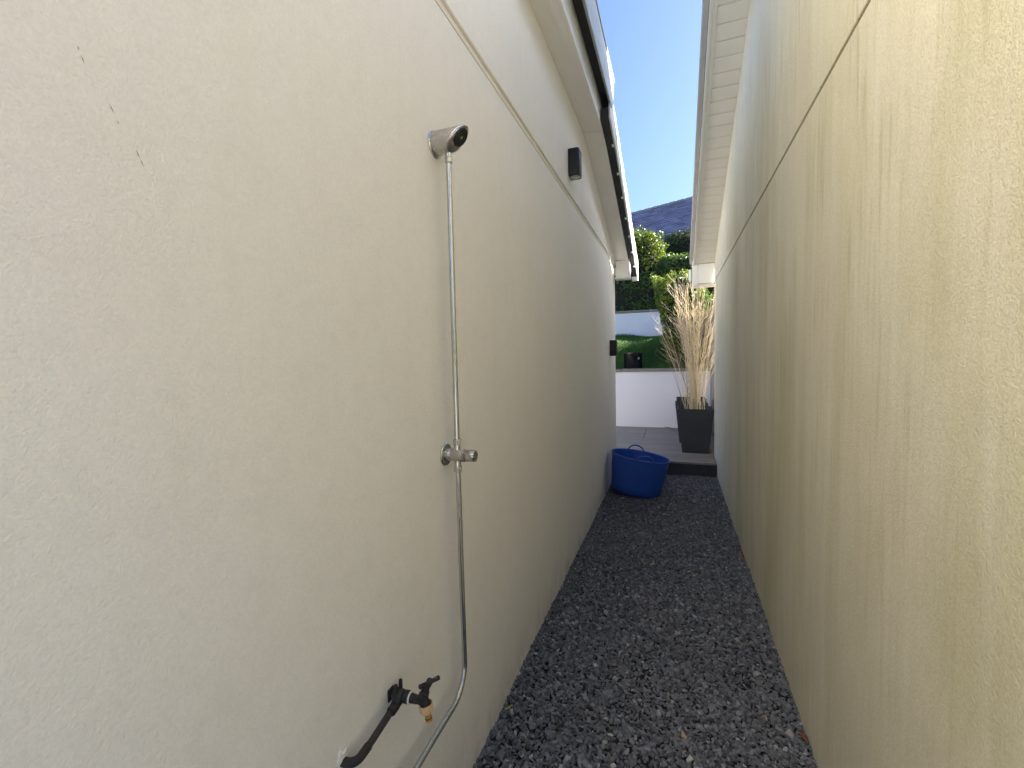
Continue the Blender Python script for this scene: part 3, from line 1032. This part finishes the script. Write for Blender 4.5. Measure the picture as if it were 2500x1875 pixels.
hexnut(1.140, 1.159, .0135)
path = [(px, py, 1.145), (px, py + .002, .8), (px, py + .006, .505)]
for k in range(1, 9):
    a = PI / 2 * k / 8
    path.append((px, py + .006 - .09 * (1 - math.cos(a)), .505 - .095 * math.sin(a)))
path += [(px, 1.07, .409), (px, .9, .402), (px, .3, .385), (px, -.6, .36), (px, -1.6, .34)]
MB().tube(path, .0085, 18).build('supply_pipe', M['chrome'], SH, smooth=True)

# ------------------------------------------------------------------ garden tap
TP = thing('garden_tap', 'blackened garden tap with pale gold hose connector on the left wall', 'tap', (XL, .92, .62))
tx, ty, tz = -.669, .927, .632
pth = [(tx, ty - .005, tz - .006), (tx, .88, .622), (tx, .815, .611), (tx, .772, .607)]
for k in range(1, 7):
    a = PI / 2 * k / 6
    pth.append((tx - .022 * (1 - math.cos(a)), .772 - .022 * math.sin(a), .607))
pth.append((XL - .01, .750, .607))
MB().tube(pth[:4], .0085, 14).build('feed_pipe', M['tap_pipe'], TP, smooth=True)
MB().tube([(tx, .80, .609)] + pth[3:], .0102, 14).build('pipe_elbow', M['tap_black'], TP, smooth=True)
MB().lathe([(.0115, 0), (.0125, .004), (.0125, .022), (.0105, .026)], (tx, ty - .040, tz - .010), (0, 1, .1), 16).build('pipe_coupling', M['tap_black'], TP, smooth=True)
# wall plate elbow
mb = MB()
mb.lathe([(.014, 0), (.0165, .006), (.0165, .026), (.0145, .030)], (tx - .018, ty, tz + .004), (1, 0, 0), 18)
mb.tube([(tx, ty - .022, tz - .006), (tx, ty, tz), (tx + .012, ty, tz + .004)], [.0125, .0155, .0135], 14)
mb.build('wall_elbow', M['tap_black'], TP, smooth=True)
mb = MB().box(XL + .001, XL + .005, ty - .012, ty + .012, tz - .014, tz + .018)
for s_ in (-1, 1):
    mb.prism([(ty + s_ * .008 - .005, tz + .008), (ty + s_ * .008 + .005, tz + .008), (ty + s_ * .0105 + .003, tz + .040), (ty + s_ * .0105 - .003, tz + .040)], -.676, -.668)
mb.build('wall_plate', M['tap_black'], TP, bevel=.001)
MB().lathe([(.0125, 0), (.0155, .003), (.0155, .017), (.012, .020), (.0095, .045), (.0125, .060), (.010, .066)], (-.655, ty, tz + .006), (1, 0, 0), 18).build('tap_body', M['tap_black'], TP, smooth=True)
MB().lathe([(.0158, 0), (.0160, .003)], (-.6375, ty, tz + .006), (1, 0, 0), 18).build('sealing_tape', M['ptfe'], TP, smooth=True)
bo = Vector((-.603, ty, tz + .010))
bdir = Vector((.024, 0, .052)).normalized()
MB().lathe([(.0125, 0), (.0135, .006), (.0135, .016), (.0115, .018), (.0115, .026), (.008, .029), (.007, .050)], bo, bdir, 8).build('bonnet', M['tap_black'], TP, smooth=True)
hb = bo + bdir * .056
MB().lathe([(.0085, -.006), (.0085, .006), (.004, .010)], hb, bdir, 12).build('handle_hub', M['tap_black'], TP, smooth=True)
bar = Vector((.024, .008, .013))
MB().tube([hb - bar, hb - bar * .9, hb, hb + bar * .9, hb + bar], [.0052, .006, .0048, .006, .0052], 10).build('handle', M['tap_black'], TP, smooth=True)
od = Vector((.20, 0, -1)).normalized()
oo = Vector((-.595, ty, tz + .014))
MB().lathe([(.0095, -.006), (.0105, .006), (.0125, .012), (.0125, .022)], oo, od, 18).build('spout', M['tap_black'], TP, smooth=True)
mb = MB()
nn = 28
rg = []
for t_, r_ in ((.012, .0165), (.014, .0175), (.030, .0175), (.033, .0155), (.035, .011)):
    u_ = od.orthogonal().normalized()
    w_ = od.cross(u_)
    rg.append([oo + od * t_ + (u_ * math.cos(2 * PI * k / nn) + w_ * math.sin(2 * PI * k / nn)) * (r_ - (.0013 if (k // 2) % 2 and .0135 < t_ < .031 else 0)) for k in range(nn)])
mb.rings(rg, False, True)
HC = mb.build('hose_connector', M['brass_pale'], TP)
MB().lathe([(.0085, .034), (.0085, .046), (.0075, .047), (.0085, .0505), (.0085, .056), (.006, .0575)], oo, od, 18).build('connector_nipple', M['brass'], HC, smooth=True)
MB().lathe([(.0088, .0475), (.0088, .0500)], oo, od, 18).build('seal_ring', M['nozzle'], HC, smooth=True)
# ragged filler where the pipe enters the wall
mb = MB()
r = random.Random(2)
pts = []
for k in range(16):
    a = 2 * PI * k / 16
    q_ = r.uniform(.010, .022)
    pts.append((XL + .0012, .743 + q_ * math.cos(a) * .9, .622 + q_ * math.sin(a) * 1.2))
mb.rings([pts, [(XL + .004, .743 + (p[1] - .743) * .6, .622 + (p[2] - .622) * .6) for p in pts]], True, True)
mb.build('filler_patch', M['filler'], TP)

# ------------------------------------------------------------------ gravel: loose slate chips
rng = np.random.default_rng(77)
variants = []
for k in range(36):
    n_ = 13
    d = rng.normal(0, 1, (n_, 3))
    d /= np.linalg.norm(d, axis=1)[:, None]
    d *= rng.uniform(.80, 1.1, (n_, 1))
    d *= np.array([1.0, rng.uniform(.55, .85), rng.uniform(.34, .62)])
    bm = bmesh.new()
    vs_ = [bm.verts.new(p) for p in d]
    bmesh.ops.convex_hull(bm, input=vs_)
    bmesh.ops.triangulate(bm, faces=bm.faces)
    bm.verts.index_update()
    used = [v_ for v_ in bm.verts if v_.link_faces]
    idx = {v_: i for i, v_ in enumerate(used)}
    variants.append((np.array([v_.co[:] for v_ in used]), np.array([[idx[v_] for v_ in f.verts] for f in bm.faces])))
    bm.free()


def scatter(y0, y1, step, layers):
    P = []
    for zl, frac, sc in layers:
        xs = np.arange(XL - .01, XR + .012, step * sc)
        ysx = np.arange(y0, y1, step * sc)
        gx_, gy_ = np.meshgrid(xs, ysx)
        gx_ = gx_.ravel() + rng.uniform(-.5, .5, gx_.size) * step * sc
        gy_ = gy_.ravel() + rng.uniform(-.5, .5, gy_.size) * step * sc
        kp = rng.random(gx_.size) < frac
        gx_, gy_ = gx_[kp], gy_[kp]
        gz_ = zl + rng.normal(0, .0025, gx_.size)
        P.append(np.stack([gx_, gy_, gz_], 1))
    return np.concatenate(P)


def bed(x, y):
    return .003 * np.sin(x * 9 + y * 3.1) + .004 * np.sin(y * 5.3 - x * 4) + .002 * np.sin(y * 11.7 + x * 13)


P = scatter(-.9, 5.84, .0180, ((-.012, 1.0, 1.0), (-.003, 1.0, 1.0), (.004, .75, 1.05), (.011, .15, 1.3)))
P[:, 2] += bed(P[:, 0], P[:, 1])
P[:, 0] = np.clip(P[:, 0], XL + .004, XR - .004)
n_ = len(P)
size = np.clip(rng.lognormal(math.log(.0120), .30, n_), .007, .026)
tilt = rng.normal(0, .38, (n_, 2))
az_ = rng.uniform(0, 2 * PI, n_)
ca, sa = np.cos(az_), np.sin(az_)
Rz = np.zeros((n_, 3, 3)); Rz[:, 0, 0] = ca; Rz[:, 0, 1] = -sa; Rz[:, 1, 0] = sa; Rz[:, 1, 1] = ca; Rz[:, 2, 2] = 1
cx_, sx_ = np.cos(tilt[:, 0]), np.sin(tilt[:, 0])
Rx = np.zeros((n_, 3, 3)); Rx[:, 0, 0] = 1; Rx[:, 1, 1] = cx_; Rx[:, 1, 2] = -sx_; Rx[:, 2, 1] = sx_; Rx[:, 2, 2] = cx_
cy_, sy_ = np.cos(tilt[:, 1]), np.sin(tilt[:, 1])
Ry = np.zeros((n_, 3, 3)); Ry[:, 1, 1] = 1; Ry[:, 0, 0] = cy_; Ry[:, 0, 2] = sy_; Ry[:, 2, 0] = -sy_; Ry[:, 2, 2] = cy_
Rm = Rx @ Ry @ Rz
shade = rng.lognormal(0, .27, n_)
colr = np.array([.162, .168, .188])[None] * shade[:, None]
k_ = rng.random(n_)
colr[k_ < .05] *= np.array([1.12, 1.03, .95])
tan = k_ > .9988
colr[tan] = np.array([.42, .33, .22]) * rng.uniform(.6, 1.15, (tan.sum(), 1))
pal = (k_ > .987) & ~tan
colr[pal] = np.array([.36, .355, .35]) * rng.uniform(.7, 1.5, (pal.sum(), 1))
var = rng.integers(0, len(variants), n_)
VV, TT, CC = [], [], []
nv_ = 0
for k in range(len(variants)):
    ids = np.nonzero(var == k)[0]
    bv, bt = variants[k]
    loc = np.einsum('nij,vj->nvi', Rm[ids], bv) * size[ids, None, None] + P[ids, None, :]
    VV.append(loc.reshape(-1, 3))
    TT.append((bt[None] + (np.arange(len(ids)) * len(bv))[:, None, None] + nv_).reshape(-1, 3))
    CC.append(np.repeat(colr[ids], len(bv), 0))
    nv_ += len(ids) * len(bv)
o = link('gravel', np_mesh('gravel', np.concatenate(VV), np.concatenate(TT), M['stone'], np.concatenate(CC)), kind='stuff')
o['label'] = 'dark grey slate chip gravel filling the narrow passage'
o['category'] = 'gravel'


# ------------------------------------------------------------------ fallen leaves
def leaf(label, x, y, z, ln, wd, rz, mat, curl=.25, tiltx=0.0):
    T = MB()
    rows = 7
    for k in range(rows + 1):
        f = k / rows
        w_ = wd * math.sin(PI * min(max(f, .03), .97)) ** .8
        zc = curl * ln * (f - .5) ** 2
        T.add([(ln * (f - .5), -w_ / 2, zc + w_ * .18), (ln * (f - .5), 0, zc), (ln * (f - .5), w_ / 2, zc + w_ * .18)], [])
    for k in range(rows):
        a = k * 3
        T.f += [(a, a + 1, a + 4, a + 3), (a + 1, a + 2, a + 5, a + 4)]
    me_ = T.mesh('fallen_leaf', mat, smooth=True)
    o_ = link('fallen_leaf', me_, None, (x, y, z), (tiltx, rad(8), rz))
    md = o_.modifiers.new('thickness', 'SOLIDIFY')
    md.thickness = .0006
    tag(o_, label, 'leaf', 'fallen leaves')


leaf('curled yellow green leaf on the gravel against the left wall', -.660, 1.665, .028, .045, .012, rad(70), M['green_leaf'], .5)
leaf('orange brown leaf on the gravel against the right wall, nearest the camera', .458, 1.885, .030, .060, .030, rad(100), M['dead_leaf'], .3, .5)
leaf('small brown leaf on the gravel halfway along the right wall', .455, 3.47, .028, .050, .028, rad(60), M['dead_leaf'], .4, .4)
for (lb, x, y, ln) in (('dark curled leaf on the deck in the middle of the white wall foot', -.42, 8.30, .07), ('largest dark leaf scrap lying beside the second planter', -.02, 8.12, .11), ('dark leaf scrap at the foot of the white wall, rightmost', -.12, 8.42, .13)):
    leaf(lb, x, y, .186, ln, ln * .5, rad(20), M['twig'], .4)
